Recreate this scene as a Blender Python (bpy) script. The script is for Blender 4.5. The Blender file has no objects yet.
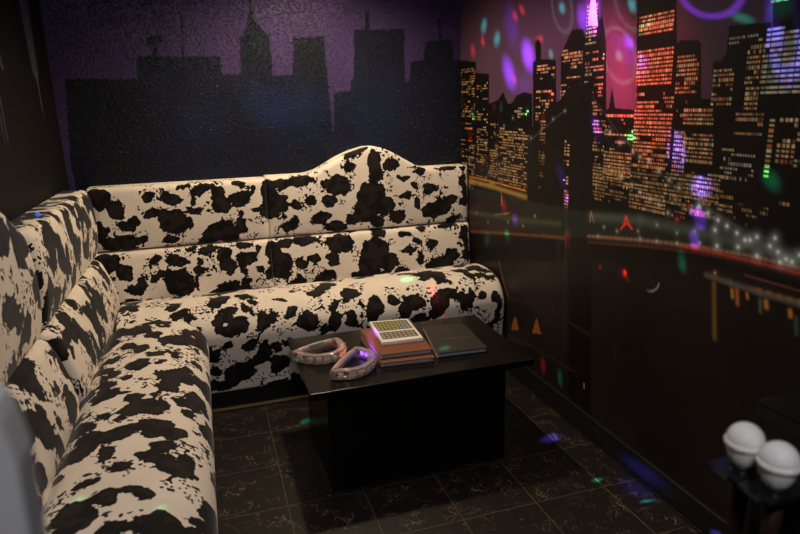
import bpy, bmesh, math, random
import numpy as np
from mathutils import Vector, Matrix, noise

random.seed(7)
rng = np.random.default_rng(11)
scene = bpy.context.scene
COL = scene.collection

# ------------------------------------------------------------------ camera
CAM = np.array([0.0, 0.0, 1.5])
YAW, PITCH, ROLL, FPX = 0.2993, 0.2536, -0.0280, 622.2
_f = np.array([math.sin(YAW)*math.cos(PITCH), math.cos(YAW)*math.cos(PITCH), -math.sin(PITCH)])
_r0 = np.array([math.cos(YAW), -math.sin(YAW), 0.0])
_u0 = np.cross(_r0, _f)
_r = _r0*math.cos(ROLL) + _u0*math.sin(ROLL)
_u = -_r0*math.sin(ROLL) + _u0*math.cos(ROLL)

cd = bpy.data.cameras.new('camera')
cam = bpy.data.objects.new('camera', cd)
COL.objects.link(cam)
M = Matrix.Identity(4)
for i in range(3):
    M[i][0], M[i][1], M[i][2], M[i][3] = _r[i], _u[i], -_f[i], CAM[i]
cam.matrix_world = M
cd.sensor_width = 36.0
cd.lens = FPX*36.0/800.0
cd.clip_start = 0.02
cd.dof.use_dof = True
cd.dof.focus_distance = 2.75
cd.dof.aperture_fstop = 3.5
scene.camera = cam

def ray(px, py):
    return _f + _r*((px-400)/FPX) - _u*((py-267)/FPX)
def on_plane(px, py, axis, val):
    """point of the photograph's line of sight on the plane axis = val (used to measure the room)"""
    d = ray(px, py)
    return CAM + d*((val-CAM[axis])/d[axis])

# ------------------------------------------------------------------ view
vs = scene.view_settings
scene.display_settings.display_device = 'sRGB'
vs.view_transform = 'Standard'
vs.look = 'None'
vs.gamma = 1.0
vs.use_curve_mapping = False
vs.exposure = 0.0

# ------------------------------------------------------------------ materials
def s2l(c):
    return tuple((x/12.92 if x <= 0.04045 else ((x+0.055)/1.055)**2.4) for x in c)
def rgb(r, g, b):
    return s2l((r/255, g/255, b/255)) + (1.0,)

def new_mat(name):
    m = bpy.data.materials.new(name)
    m.use_nodes = True
    nt = m.node_tree
    b = nt.nodes['Principled BSDF']
    return m, nt, b

def N(nt, typ, **kw):
    n = nt.nodes.new(typ)
    for k, v in kw.items():
        if k.startswith('i_'):
            n.inputs[k[2:].replace('_', ' ')].default_value = v
        else:
            setattr(n, k, v)
    return n

def simple(name, col, rough=0.5, metal=0.0, spec=0.5, bump=0.0, bscale=60.0, vary=0.0, trans=0.0, ior=1.45, emit=None, estr=0.0):
    m, nt, b = new_mat(name)
    b.inputs['Base Color'].default_value = col
    b.inputs['Roughness'].default_value = rough
    b.inputs['Metallic'].default_value = metal
    b.inputs['Specular IOR Level'].default_value = spec
    b.inputs['Transmission Weight'].default_value = trans
    b.inputs['IOR'].default_value = ior
    tc = N(nt, 'ShaderNodeTexCoord')
    nz = N(nt, 'ShaderNodeTexNoise')
    nz.inputs['Scale'].default_value = bscale
    nz.inputs['Detail'].default_value = 4.0
    nt.links.new(tc.outputs['Object'], nz.inputs['Vector'])
    if vary > 0:
        mx = N(nt, 'ShaderNodeMix', data_type='RGBA')
        mx.inputs['A'].default_value = tuple(c*(1-vary) for c in col[:3]) + (1,)
        mx.inputs['B'].default_value = tuple(min(1, c*(1+vary)) for c in col[:3]) + (1,)
        nt.links.new(nz.outputs['Fac'], mx.inputs['Factor'])
        nt.links.new(mx.outputs['Result'], b.inputs['Base Color'])
    if bump > 0:
        bp = N(nt, 'ShaderNodeBump')
        bp.inputs['Strength'].default_value = bump
        bp.inputs['Distance'].default_value = 0.002
        nt.links.new(nz.outputs['Fac'], bp.inputs['Height'])
        nt.links.new(bp.outputs['Normal'], b.inputs['Normal'])
    if emit:
        b.inputs['Emission Color'].default_value = emit
        b.inputs['Emission Strength'].default_value = estr
    return m

def math_node(nt, op, a, b=None, clamp=False):
    n = N(nt, 'ShaderNodeMath', operation=op)
    n.use_clamp = clamp
    for i, x in enumerate((a, b)):
        if x is None:
            continue
        if isinstance(x, (int, float)):
            n.inputs[i].default_value = x
        else:
            nt.links.new(x, n.inputs[i])
    return n.outputs[0]

def smooth(nt, x, lo, hi, a=0.0, b=1.0):
    n = N(nt, 'ShaderNodeMapRange', interpolation_type='SMOOTHSTEP')
    n.inputs['From Min'].default_value = lo
    n.inputs['From Max'].default_value = hi
    n.inputs['To Min'].default_value = a
    n.inputs['To Max'].default_value = b
    nt.links.new(x, n.inputs['Value'])
    return n.outputs['Result']

def cow_material():
    m, nt, b = new_mat('cowhide_velvet')
    tc = N(nt, 'ShaderNodeTexCoord')
    at = N(nt, 'ShaderNodeAttribute', attribute_name='cow')
    def nz(scale, detail=3.0, rough=0.5):
        n = N(nt, 'ShaderNodeTexNoise')
        n.inputs['Scale'].default_value = scale
        n.inputs['Detail'].default_value = detail
        n.inputs['Roughness'].default_value = rough
        nt.links.new(tc.outputs['Object'], n.inputs['Vector'])
        return n.outputs['Fac']
    # ragged edges
    edge = math_node(nt, 'MULTIPLY', math_node(nt, 'SUBTRACT', nz(75, 3), 0.5), 0.020)
    edge2 = math_node(nt, 'MULTIPLY', math_node(nt, 'SUBTRACT', nz(26, 2), 0.5), 0.040)
    fld = math_node(nt, 'ADD', math_node(nt, 'ADD', at.outputs['Fac'], edge), edge2)
    patch = smooth(nt, fld, -0.0008, 0.0012)
    # speckles gathered in clusters around the patches
    vor = N(nt, 'ShaderNodeTexVoronoi')
    vor.inputs['Scale'].default_value = 62
    nt.links.new(tc.outputs['Object'], vor.inputs['Vector'])
    spk = math_node(nt, 'MAXIMUM', smooth(nt, vor.outputs['Distance'], 0.30, 0.34, 1.0, 0.0), smooth(nt, nz(46, 0.5), 0.60, 0.615))
    clus = smooth(nt, nz(8.5, 1.0), 0.515, 0.53)
    near = smooth(nt, at.outputs['Fac'], -0.085, -0.070)
    sp = math_node(nt, 'MULTIPLY', math_node(nt, 'MULTIPLY', spk, clus), near)
    mask = math_node(nt, 'MAXIMUM', patch, sp)
    # dark hide: black with dark brown areas
    dk = N(nt, 'ShaderNodeMix', data_type='RGBA')
    dk.inputs['A'].default_value = rgb(13, 10, 10)
    dk.inputs['B'].default_value = rgb(36, 28, 27)
    dmix = math_node(nt, 'MULTIPLY', smooth(nt, nz(18, 2), 0.44, 0.55), smooth(nt, fld, 0.006, 0.014))
    nt.links.new(dmix, dk.inputs['Factor'])
    lt = N(nt, 'ShaderNodeMix', data_type='RGBA')
    lt.inputs['A'].default_value = rgb(220, 207, 194)
    lt.inputs['B'].default_value = rgb(242, 231, 218)
    nt.links.new(nz(9, 3), lt.inputs['Factor'])
    mx = N(nt, 'ShaderNodeMix', data_type='RGBA')
    nt.links.new(mask, mx.inputs['Factor'])
    nt.links.new(lt.outputs['Result'], mx.inputs['A'])
    nt.links.new(dk.outputs['Result'], mx.inputs['B'])
    nt.links.new(mx.outputs['Result'], b.inputs['Base Color'])
    b.inputs['Roughness'].default_value = 0.85
    b.inputs['Specular IOR Level'].default_value = 0.2
    b.inputs['Sheen Weight'].default_value = 0.15
    b.inputs['Sheen Roughness'].default_value = 0.4
    bp = N(nt, 'ShaderNodeBump')
    bp.inputs['Strength'].default_value = 0.25
    bp.inputs['Distance'].default_value = 0.004
    nt.links.new(nz(34, 3), bp.inputs['Height'])
    nt.links.new(bp.outputs['Normal'], b.inputs['Normal'])
    return m

def attr_wall_material(name, rough, spec, bump, bscale, bdist):
    m, nt, b = new_mat(name)
    at = N(nt, 'ShaderNodeAttribute', attribute_name='paint')
    nt.links.new(at.outputs['Color'], b.inputs['Base Color'])
    b.inputs['Roughness'].default_value = rough
    b.inputs['Specular IOR Level'].default_value = spec
    if bump > 0:
        tc = N(nt, 'ShaderNodeTexCoord')
        v = N(nt, 'ShaderNodeTexNoise')
        v.inputs['Scale'].default_value = bscale
        v.inputs['Detail'].default_value = 2.5
        v.inputs['Roughness'].default_value = 0.55
        nt.links.new(tc.outputs['Object'], v.inputs['Vector'])
        h = smooth(nt, v.outputs['Fac'], 0.48, 0.66)
        bp = N(nt, 'ShaderNodeBump')
        bp.inputs['Strength'].default_value = bump
        bp.inputs['Distance'].default_value = bdist
        nt.links.new(h, bp.inputs['Height'])
        nt.links.new(bp.outputs['Normal'], b.inputs['Normal'])
    return m

def floor_material():
    m, nt, b = new_mat('black_marble_tiles')
    tc = N(nt, 'ShaderNodeTexCoord')
    sep = N(nt, 'ShaderNodeSeparateXYZ')
    nt.links.new(tc.outputs['Object'], sep.inputs[0])
    T = 0.305
    def cell(o, off):
        q = math_node(nt, 'DIVIDE', math_node(nt, 'SUBTRACT', o, off), T)
        fr = math_node(nt, 'FRACT', q)
        ab = math_node(nt, 'ABSOLUTE', math_node(nt, 'SUBTRACT', fr, 0.5))
        return math_node(nt, 'FLOOR', q), smooth(nt, ab, 0.4935, 0.4965)
    cx, gx = cell(sep.outputs['X'], 0.183 - 10*T)
    cy, gy = cell(sep.outputs['Y'], 2.772 - 20*T)
    grout = math_node(nt, 'MAXIMUM', gx, gy)
    cmb = N(nt, 'ShaderNodeCombineXYZ')
    nt.links.new(math_node(nt, 'MULTIPLY', cx, 3.71), cmb.inputs[0])
    nt.links.new(math_node(nt, 'MULTIPLY', cy, 5.13), cmb.inputs[1])
    nt.links.new(math_node(nt, 'ADD', cx, cy), cmb.inputs[2])
    add = N(nt, 'ShaderNodeVectorMath', operation='ADD')
    nt.links.new(tc.outputs['Object'], add.inputs[0])
    nt.links.new(cmb.outputs[0], add.inputs[1])
    def ridged(scale, w, dist, det=4):
        nz = N(nt, 'ShaderNodeTexNoise')
        nz.inputs['Scale'].default_value = scale
        nz.inputs['Detail'].default_value = det
        nz.inputs['Distortion'].default_value = dist
        nt.links.new(add.outputs[0], nz.inputs['Vector'])
        a = math_node(nt, 'ABSOLUTE', math_node(nt, 'SUBTRACT', nz.outputs['Fac'], 0.5))
        return smooth(nt, a, 0.0, w, 1.0, 0.0)
    gate = N(nt, 'ShaderNodeTexNoise')
    gate.inputs['Scale'].default_value = 12
    nt.links.new(add.outputs[0], gate.inputs['Vector'])
    g = smooth(nt, gate.outputs['Fac'], 0.44, 0.62)
    v = math_node(nt, 'MULTIPLY', math_node(nt, 'MAXIMUM', ridged(6.5, 0.007, 2.2, 2), ridged(13, 0.010, 1.6, 2)), g)
    mx = N(nt, 'ShaderNodeMix', data_type='RGBA')
    mx.inputs['A'].default_value = rgb(28, 24, 22)
    mx.inputs['B'].default_value = rgb(138, 118, 100)
    nt.links.new(v, mx.inputs['Factor'])
    mx2 = N(nt, 'ShaderNodeMix', data_type='RGBA')
    nt.links.new(grout, mx2.inputs['Factor'])
    nt.links.new(mx.outputs['Result'], mx2.inputs['A'])
    mx2.inputs['B'].default_value = rgb(94, 78, 56)
    nt.links.new(mx2.outputs['Result'], b.inputs['Base Color'])
    b.inputs['Roughness'].default_value = 0.38
    b.inputs['Specular IOR Level'].default_value = 0.35
    bp = N(nt, 'ShaderNodeBump')
    bp.inputs['Strength'].default_value = 0.5
    bp.inputs['Distance'].default_value = 0.0015
    nt.links.new(grout, bp.inputs['Height'])
    bp.invert = True
    nt.links.new(bp.outputs['Normal'], b.inputs['Normal'])
    return m

MAT = {}
MAT['cow'] = cow_material()
MAT['floor'] = floor_material()
MAT['skyline'] = attr_wall_material('stippled_wall_paint', 0.40, 0.22, 0.9, 88, 0.005)
MAT['mural'] = attr_wall_material('printed_mural_vinyl', 0.45, 0.25, 0.0, 1, 0.001)
MAT['leftwall'] = attr_wall_material('dark_wall_paint', 0.6, 0.25, 0.5, 70, 0.004)
MAT['black_paint'] = simple('black_wall_paint', rgb(22, 20, 22), 0.7, bump=0.2)
MAT['black_lam'] = simple('black_wood_laminate', rgb(15, 12, 11), 0.27, spec=0.4, bump=0.05, bscale=25, vary=0.15)
MAT['black_gloss'] = simple('black_gloss', rgb(20, 20, 22), 0.22, spec=0.5)
MAT['black_board'] = simple('black_skirting', rgb(26, 25, 27), 0.35, spec=0.5)
MAT['tanstrip'] = simple('brass_edge_strip', rgb(150, 122, 84), 0.4, metal=0.3)
MAT['leather'] = simple('brown_leather', rgb(122, 68, 44), 0.5, bump=0.25, bscale=240, vary=0.12)
MAT['cream_edge'] = simple('cream_spine', rgb(226, 200, 172), 0.55)
MAT['pages'] = simple('grey_pages', rgb(158, 163, 172), 0.6, bump=0.3, bscale=300, vary=0.25)
MAT['blackleather'] = simple('black_leather', rgb(44, 40, 37), 0.48, bump=0.3, bscale=260)
MAT['lettering'] = simple('worn_lettering', rgb(92, 84, 74), 0.5)
MAT['white_plastic'] = simple('white_plastic', rgb(236, 226, 216), 0.35)
MAT['key_dark'] = simple('dark_key_field', rgb(70, 64, 58), 0.4)
MAT['key_grey'] = simple('grey_keys', rgb(168, 160, 146), 0.45)
MAT['key_green'] = simple('yellow_green_keys', rgb(176, 168, 92), 0.45)
MAT['clear'] = simple('pink_clear_plastic', rgb(255, 236, 234), 0.10, trans=0.78, ior=1.45, spec=0.6)
MAT['handle'] = simple('frosted_plastic', rgb(200, 172, 162), 0.35, trans=0.2)
MAT['jingle'] = simple('silver_jingle', rgb(245, 238, 234), 0.22, metal=0.55)
MAT['sticker'] = simple('teal_sticker', rgb(84, 150, 132), 0.5)
MAT['led_violet'] = simple('violet_led', rgb(110, 60, 255), 0.3, emit=(0.25, 0.08, 1.0, 1), estr=3.5)
MAT['led_red'] = simple('red_led', rgb(255, 90, 70), 0.3, emit=(1.0, 0.22, 0.14, 1), estr=1.6)
MAT['laser_dot_blue'] = simple('blue_laser_dot', rgb(40, 90, 255), 0.3, emit=(0.05, 0.2, 1.0, 1), estr=0.5)  # glow in place of a projector dot, no lamp sits there
MAT['grey_panel'] = simple('pale_grey_board', rgb(158, 157, 156), 0.6)
MAT['mic_body'] = simple('mic_dark_metal', rgb(38, 36, 38), 0.35, metal=0.6)
MAT['mic_handle_tint'] = simple('mic_reddish_handle', rgb(50, 34, 30), 0.45, metal=0.3)  # reddish reflection mixed into the handle's base colour
MAT['glass_black'] = simple('black_glass_plate', rgb(16, 20, 24), 0.12, spec=0.7)

def mic_mesh_material():
    m, nt, b = new_mat('mic_wire_mesh')
    tc = N(nt, 'ShaderNodeTexCoord')
    hs = []
    for rot in ((0.0, 0.0, 0.8), (0.0, 0.6, -0.8)):
        mp = N(nt, 'ShaderNodeMapping')
        mp.inputs['Rotation'].default_value = rot
        nt.links.new(tc.outputs['Object'], mp.inputs['Vector'])
        w = N(nt, 'ShaderNodeTexWave')
        w.inputs['Scale'].default_value = 190
        nt.links.new(mp.outputs['Vector'], w.inputs['Vector'])
        hs.append(w.outputs['Fac'])
    h = math_node(nt, 'MULTIPLY', hs[0], hs[1])
    mx = N(nt, 'ShaderNodeMix', data_type='RGBA')
    mx.inputs['A'].default_value = rgb(222, 218, 214)
    mx.inputs['B'].default_value = rgb(246, 243, 240)
    nt.links.new(h, mx.inputs['Factor'])
    nt.links.new(mx.outputs['Result'], b.inputs['Base Color'])
    b.inputs['Metallic'].default_value = 0.0
    b.inputs['Roughness'].default_value = 0.55
    return m
MAT['mic_mesh'] = mic_mesh_material()

# ------------------------------------------------------------------ object helpers
def link(name, me, mat, parent=None):
    o = bpy.data.objects.new(name, me)
    COL.objects.link(o)
    if mat is not None:
        me.materials.append(mat)
    if parent is not None:
        o.parent = parent
        o.matrix_parent_inverse = parent.matrix_world.inverted()
    return o

def tag(o, label=None, cat=None, group=None, kind=None):
    if label: o['label'] = label
    if cat: o['category'] = cat
    if group: o['group'] = group
    if kind: o['kind'] = kind
    return o

def thing(name, label, cat, loc, rz=0.0, group=None):
    o = bpy.data.objects.new(name, None)
    o.empty_display_size = 0.05
    COL.objects.link(o)
    o.location = loc
    o.rotation_euler = (0, 0, rz)
    return tag(o, label, cat, group)

def child(name, bm, mat, parent, smooth_shade=False, label=None):
    """bmesh in the parent's own coordinates"""
    me = bpy.data.meshes.new(name)
    bm.normal_update()
    bm.to_mesh(me); bm.free()
    if smooth_shade:
        for p in me.polygons: p.use_smooth = True
    o = bpy.data.objects.new(name, me)
    COL.objects.link(o)
    if mat: me.materials.append(mat)
    o.parent = parent
    if label: o['label'] = label
    return o

def struct(name, bm, mat):
    me = bpy.data.meshes.new(name)
    bm.normal_update()
    bm.to_mesh(me); bm.free()
    o = link(name, me, mat)
    o['kind'] = 'structure'
    return o

def add_box(bm, lo, hi, bevel=0.0, seg=2):
    r = bmesh.ops.create_cube(bm, size=1.0)
    vs_ = r['verts']
    for v in vs_:
        v.co = Vector(((lo[i]+hi[i])/2 + v.co[i]*(hi[i]-lo[i])) for i in range(3))
    if bevel > 0:
        es = list({e for v in vs_ for e in v.link_edges})
        bmesh.ops.bevel(bm, geom=es, offset=bevel, segments=seg, profile=0.5, affect='EDGES')
    return bm

def box(lo, hi, bevel=0.0, seg=2):
    return add_box(bmesh.new(), lo, hi, bevel, seg)

def add_prism(bm, poly, z0, z1, bevel=0.0):
    vb = [bm.verts.new((x, y, z0)) for x, y in poly]
    vt = [bm.verts.new((x, y, z1)) for x, y in poly]
    n = len(poly)
    fs = [bm.faces.new(vb[::-1]), bm.faces.new(vt)]
    for i in range(n):
        fs.append(bm.faces.new((vb[i], vb[(i+1) % n], vt[(i+1) % n], vt[i])))
    bmesh.ops.recalc_face_normals(bm, faces=fs)
    if bevel > 0:
        es = list({e for f in fs for e in f.edges})
        bmesh.ops.bevel(bm, geom=es, offset=bevel, segments=2, profile=0.5, affect='EDGES')
    return bm

def add_lathe(bm, prof, seg=32, center=(0, 0, 0), rot=None):
    rings = []
    for r, z in prof:
        ring = []
        for k in range(seg):
            a = 2*math.pi*k/seg
            p = Vector((max(r, 1e-5)*math.cos(a), max(r, 1e-5)*math.sin(a), z))
            if rot is not None: p = rot @ p
            ring.append(bm.verts.new(p + Vector(center)))
        rings.append(ring)
    for a, b in zip(rings, rings[1:]):
        for k in range(seg):
            bm.faces.new((a[k], a[(k+1) % seg], b[(k+1) % seg], b[k]))
    bm.faces.new(rings[0][::-1]); bm.faces.new(rings[-1])
    return bm

def add_tube(bm, pts, r, seg=10, closed=False):
    n = len(pts); rings = []
    for i, p in enumerate(pts):
        p = Vector(p)
        a = Vector(pts[(i-1) % n] if (closed or i > 0) else pts[i])
        b = Vector(pts[(i+1) % n] if (closed or i < n-1) else pts[i])
        t = (b-a).normalized()
        s = t.cross(Vector((0, 0, 1)))
        if s.length < 1e-4: s = Vector((1, 0, 0))
        s.normalize(); w = s.cross(t)
        rings.append([bm.verts.new(p + (s*math.cos(2*math.pi*k/seg) + w*math.sin(2*math.pi*k/seg))*r) for k in range(seg)])
    m = n if closed else n-1
    for i in range(m):
        a, b = rings[i], rings[(i+1) % n]
        for k in range(seg):
            bm.faces.new((a[k], a[(k+1) % seg], b[(k+1) % seg], b[k]))
    if not closed:
        bm.faces.new(rings[0][::-1]); bm.faces.new(rings[-1])
    bmesh.ops.recalc_face_normals(bm, faces=bm.faces[:])
    return bm

# ------------------------------------------------------------------ cow pattern field (positive inside a dark patch), metres
GROW = 0.0045
def blob_field(blobs, U, V, warp=0.020, seed=0.0):
    n = len(U)
    wu = np.empty(n); wv = np.empty(n)
    for i in range(n):
        p = Vector((U[i]*8+seed, V[i]*8-seed*2, seed))
        q = Vector((U[i]*20+seed, V[i]*20+5, seed+3))
        a = noise.noise(p); b_ = noise.noise(p+Vector((17, 9, 4)))
        c = noise.noise(q); d = noise.noise(q+Vector((7, 19, 4)))
        wu[i] = a*warp + c*warp*0.7
        wv[i] = b_*warp + d*warp*0.7
    X = U+wu; Y = V+wv
    F = np.full(n, -1.0)
    for (u, v, ru, rv, ang) in blobs:
        ca, sa = math.cos(ang), math.sin(ang)
        dx, dy = X-u, Y-v
        a = dx*ca + dy*sa; b_ = -dx*sa + dy*ca
        d = np.sqrt((a/ru)**2 + (b_/rv)**2)
        F = np.maximum(F, (1-d)*min(ru, rv)+GROW)
    return np.clip(F, -0.12, 0.12)

def random_blobs(seed, u0, u1, v0, v1, dens=62, rmin=0.022, rmax=0.072, stretch=1.0):
    r = random.Random(seed); out = []
    cnt = int(dens*(u1-u0)*(v1-v0))
    for _ in range(cnt):
        s = rmin + (rmax-rmin)*r.random()**1.6
        out.append((r.uniform(u0, u1), r.uniform(v0, v1), s*stretch*r.uniform(0.8, 1.5), s*r.uniform(0.7, 1.1), r.uniform(-1.2, 1.2)))
    return out

def loft(name, secs, UV, blobs, parent, seed, label=None, warp=0.022):
    """secs: array [stations][loop][3] (world), UV the pattern coordinates of each vertex; ends closed"""
    S, L, _ = secs.shape
    co = secs.reshape(-1, 3)
    U = UV[..., 0].reshape(-1); V = UV[..., 1].reshape(-1)
    fld = blob_field(blobs, U, V, seed=seed, warp=warp)
    faces = []
    for i in range(S-1):
        for j in range(L):
            k = (j+1) % L
            faces.append((i*L+j, i*L+k, (i+1)*L+k, (i+1)*L+j))
    faces.append(tuple(range(L-1, -1, -1)))
    faces.append(tuple((S-1)*L+j for j in range(L)))
    me = bpy.data.meshes.new(name)
    loc = Vector(parent.location)
    me.from_pydata((co - np.array(loc)).tolist(), [], faces)
    at = me.attributes.new('cow', 'FLOAT', 'POINT')
    at.data.foreach_set('value', fld.astype(np.float32))
    bm = bmesh.new(); bm.from_mesh(me)
    bmesh.ops.recalc_face_normals(bm, faces=bm.faces[:])
    bm.to_mesh(me); bm.free()
    for p in me.polygons: p.use_smooth = True
    me.materials.append(MAT['cow'])
    o = bpy.data.objects.new(name, me)
    COL.objects.link(o); o.parent = parent
    if label: o['label'] = label
    return o

def resample(pts, step):
    pts = [np.array(p, float) for p in pts]
    out = []
    n = len(pts)
    for i in range(n):
        a, b = pts[i], pts[(i+1) % n]
        k = max(1, int(np.linalg.norm(b-a)/step))
        for j in range(k):
            out.append(a+(b-a)*j/k)
    return np.array(out)

def round_poly(pts, rad, seg=6):
    """round the corners of a closed 2-d polygon; rad is one radius per corner"""
    out = []; n = len(pts)
    for i in range(n):
        p = np.array(pts[i], float); a = np.array(pts[i-1], float); b = np.array(pts[(i+1) % n], float)
        r = rad[i] if hasattr(rad, '__len__') else rad
        da = (a-p); db = (b-p)
        la, lb = np.linalg.norm(da), np.linalg.norm(db)
        r_ = min(r, la*0.49, lb*0.49)
        if r_ < 1e-5:
            out.append(p); continue
        pa = p+da/la*r_; pb = p+db/lb*r_
        for k in range(seg+1):
            t = k/seg
            out.append((1-t)**2*pa + 2*t*(1-t)*p + t*t*pb)
    return out

def end_scale(i, S, s, length, rad):
    """rounding of the two ends of a cushion: how far the skin is drawn in at distance s"""
    d = min(s, length-s)
    if d >= rad: return 0.0
    return rad - math.sqrt(max(0.0, rad*rad-(rad-d)**2))

# ------------------------------------------------------------------ room shell
XL, XR, YB, YF, ZC = -0.70, 1.58, 3.735, -1.3, 2.45

bm = box((XL-0.1, YF-0.1, -0.05), (XR+0.1, YB+0.1, 0.0)); struct('floor', bm, MAT['floor'])
bm = box((XL-0.1, YF-0.1, ZC), (XR+0.1, YB+0.1, ZC+0.05)); struct('ceiling', bm, MAT['black_paint'])
bm = box((XL, YF-0.1, 0), (XR, YF, ZC)); struct('wall_front', bm, MAT['black_paint'])

def paint_wall(name, axis, val, A, Z, colors, mat, thick):
    """a wall slab whose room face is a fine grid carrying the painted picture; A, Z the grid lines"""
    na, nz_ = len(A), len(Z)
    AA, ZZ = np.meshgrid(A, Z)
    co = np.zeros((na*nz_, 3))
    co[:, axis] = val; co[:, 1-axis] = AA.ravel(); co[:, 2] = ZZ.ravel()
    i = np.arange(na-1)[None, :] + np.arange(nz_-1)[:, None]*na
    q = np.stack([i, i+1, i+1+na, i+na], -1).reshape(-1, 4)
    if (axis == 0) == (thick < 0):
        q = q[:, ::-1]
    nq = len(q); nv = len(co)
    # the slab's other five faces
    b = val+thick
    ex = []
    for a, z in ((A[0], Z[0]), (A[-1], Z[0]), (A[-1], Z[-1]), (A[0], Z[-1])):
        p = [0, 0, z]; p[axis] = b; p[1-axis] = a; ex.append(p)
    co = np.vstack([co, np.array(ex)])
    c = [0, na-1, na*nz_-1, na*(nz_-1)]
    extra = [(nv, nv+1, nv+2, nv+3)] + [(c[k], c[(k+1) % 4], nv+(k+1) % 4, nv+k) for k in range(4)]
    me = bpy.data.meshes.new(name)
    me.from_pydata(co.tolist(), [], q.tolist()+extra)
    at = me.attributes.new('paint', 'FLOAT_COLOR', 'POINT')
    full = np.ones((len(co), 4), np.float32)
    full[:nv, :3] = colors.reshape(-1, 3)
    full[nv:, :3] = 0.02
    at.data.foreach_set('color', full.ravel())
    o = link(name, me, mat)
    o['kind'] = 'structure'
    return o

def lin(c):
    c = np.asarray(c, float)/255
    return np.where(c <= 0.04045, c/12.92, ((c+0.055)/1.055)**2.4)

def fnoise(A, Z, scale, seed=0.0, oct_=3):
    AA, ZZ = np.meshgrid(A, Z)
    out = np.empty(AA.size)
    for k, (a, z) in enumerate(zip(AA.ravel(), ZZ.ravel())):
        out[k] = noise.fractal(Vector((a*scale+seed, z*scale, seed)), 1.0, 2.0, oct_)
    return out.reshape(AA.shape)

def upsample_noise(A, Z, scale, seed=0.0, step=0.02):
    a = np.arange(A.min(), A.max()+step*2, step); z = np.arange(Z.min(), Z.max()+step*2, step)
    n = fnoise(a, z, scale, seed)
    fa = np.clip((A-a[0])/step, 0, len(a)-1.001); fz = np.clip((Z-z[0])/step, 0, len(z)-1.001)
    ia, iz = fa.astype(int), fz.astype(int)
    ta, tz = (fa-ia)[None, :], (fz-iz)[:, None]
    return (n[iz][:, ia]*(1-tz)*(1-ta) + n[iz][:, ia+1]*(1-tz)*ta + n[iz+1][:, ia]*tz*(1-ta) + n[iz+1][:, ia+1]*tz*ta)

def inside_poly(poly, AA, ZZ):
    ins = np.zeros(AA.shape, bool)
    n = len(poly)
    for i in range(n):
        x1, y1 = poly[i]; x2, y2 = poly[(i+1) % n]
        if y1 == y2: continue
        c = ((y1 > ZZ) != (y2 > ZZ)) & (AA < (x2-x1)*(ZZ-y1)/(y2-y1)+x1)
        ins ^= c
    return ins

# ---- back wall: purple evening sky with navy skyline
A = np.arange(XL, XR+0.004, 0.006); A[-1] = XR
Z = np.concatenate([np.arange(0, 1.0, 0.05), np.arange(1.0, 2.2, 0.006), np.arange(2.2, ZC, 0.02), [ZC]])
AA, ZZ = np.meshgrid(A, Z)
nA = upsample_noise(A, Z, 2.2, 3.1)
nB = upsample_noise(A, Z, 40, 8.1, 0.006)
sky = lin((58, 45, 86))[None, None, :]*(1+0.22*nA[..., None])
town = [(-0.646, 0.5), (-0.673, 1.267), (-0.637, 1.681), (-0.29, 1.676), (-0.275, 1.793), (0.155, 1.791), (0.146, 1.697),
        (0.254, 1.695), (0.262, 1.885), (0.285, 1.90), (0.318, 1.99), (0.334, 2.075), (0.352, 1.98), (0.405, 1.92), (0.425, 1.90), (0.43, 1.683),
        (0.544, 1.692), (0.558, 1.887), (0.736, 1.898), (0.755, 1.365), (0.763, 1.359), (0.777, 1.583),
        (0.874, 1.592), (0.883, 1.654), (0.901, 1.665), (0.914, 1.932), (1.219, 1.94), (1.217, 1.638),
        (1.249, 1.643), (1.258, 1.753), (1.341, 1.764), (1.35, 1.867), (1.525, 1.879), (1.537, 1.763), (1.6, 1.763), (1.6, 0.5)]
wob = 0.006*nB
ins = inside_poly(town, AA+wob, ZZ+wob)
def line_mask(a, b, w):
    a = np.array(a); b = np.array(b); d = b-a
    t = np.clip(((AA-a[0])*d[0]+(ZZ-a[1])*d[1])/(d@d), 0, 1)
    return np.hypot(AA-a[0]-t*d[0], ZZ-a[1]-t*d[1]) < w+0.003*nB
for a, b, w in (((-0.031, 2.0), (-0.043, 1.79), 0.005), ((0.995, 2.02), (0.992, 1.93), 0.011), ((1.441, 1.99), (1.453, 1.87), 0.008),
                ((-0.176, 1.875), (-0.185, 1.79), 0.012), ((-0.20, 1.87), (-0.16, 1.882), 0.022), ((0.334, 2.05), (0.334, 2.14), 0.006), ((1.425, 1.99), (1.455, 1.987), 0.006)):
    ins |= line_mask(a, b, w)
ins |= (ZZ < 0.9)
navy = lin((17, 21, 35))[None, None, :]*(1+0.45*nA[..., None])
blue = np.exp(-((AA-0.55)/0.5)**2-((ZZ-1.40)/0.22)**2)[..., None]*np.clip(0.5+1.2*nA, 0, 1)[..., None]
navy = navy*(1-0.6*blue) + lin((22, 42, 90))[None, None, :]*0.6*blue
# the navy grows darker towards the left end
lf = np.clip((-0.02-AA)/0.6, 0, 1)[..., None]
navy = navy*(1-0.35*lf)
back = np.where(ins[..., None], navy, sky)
paint_wall('wall_back', 1, YB, A, Z, back, MAT['skyline'], 0.1)

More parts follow.
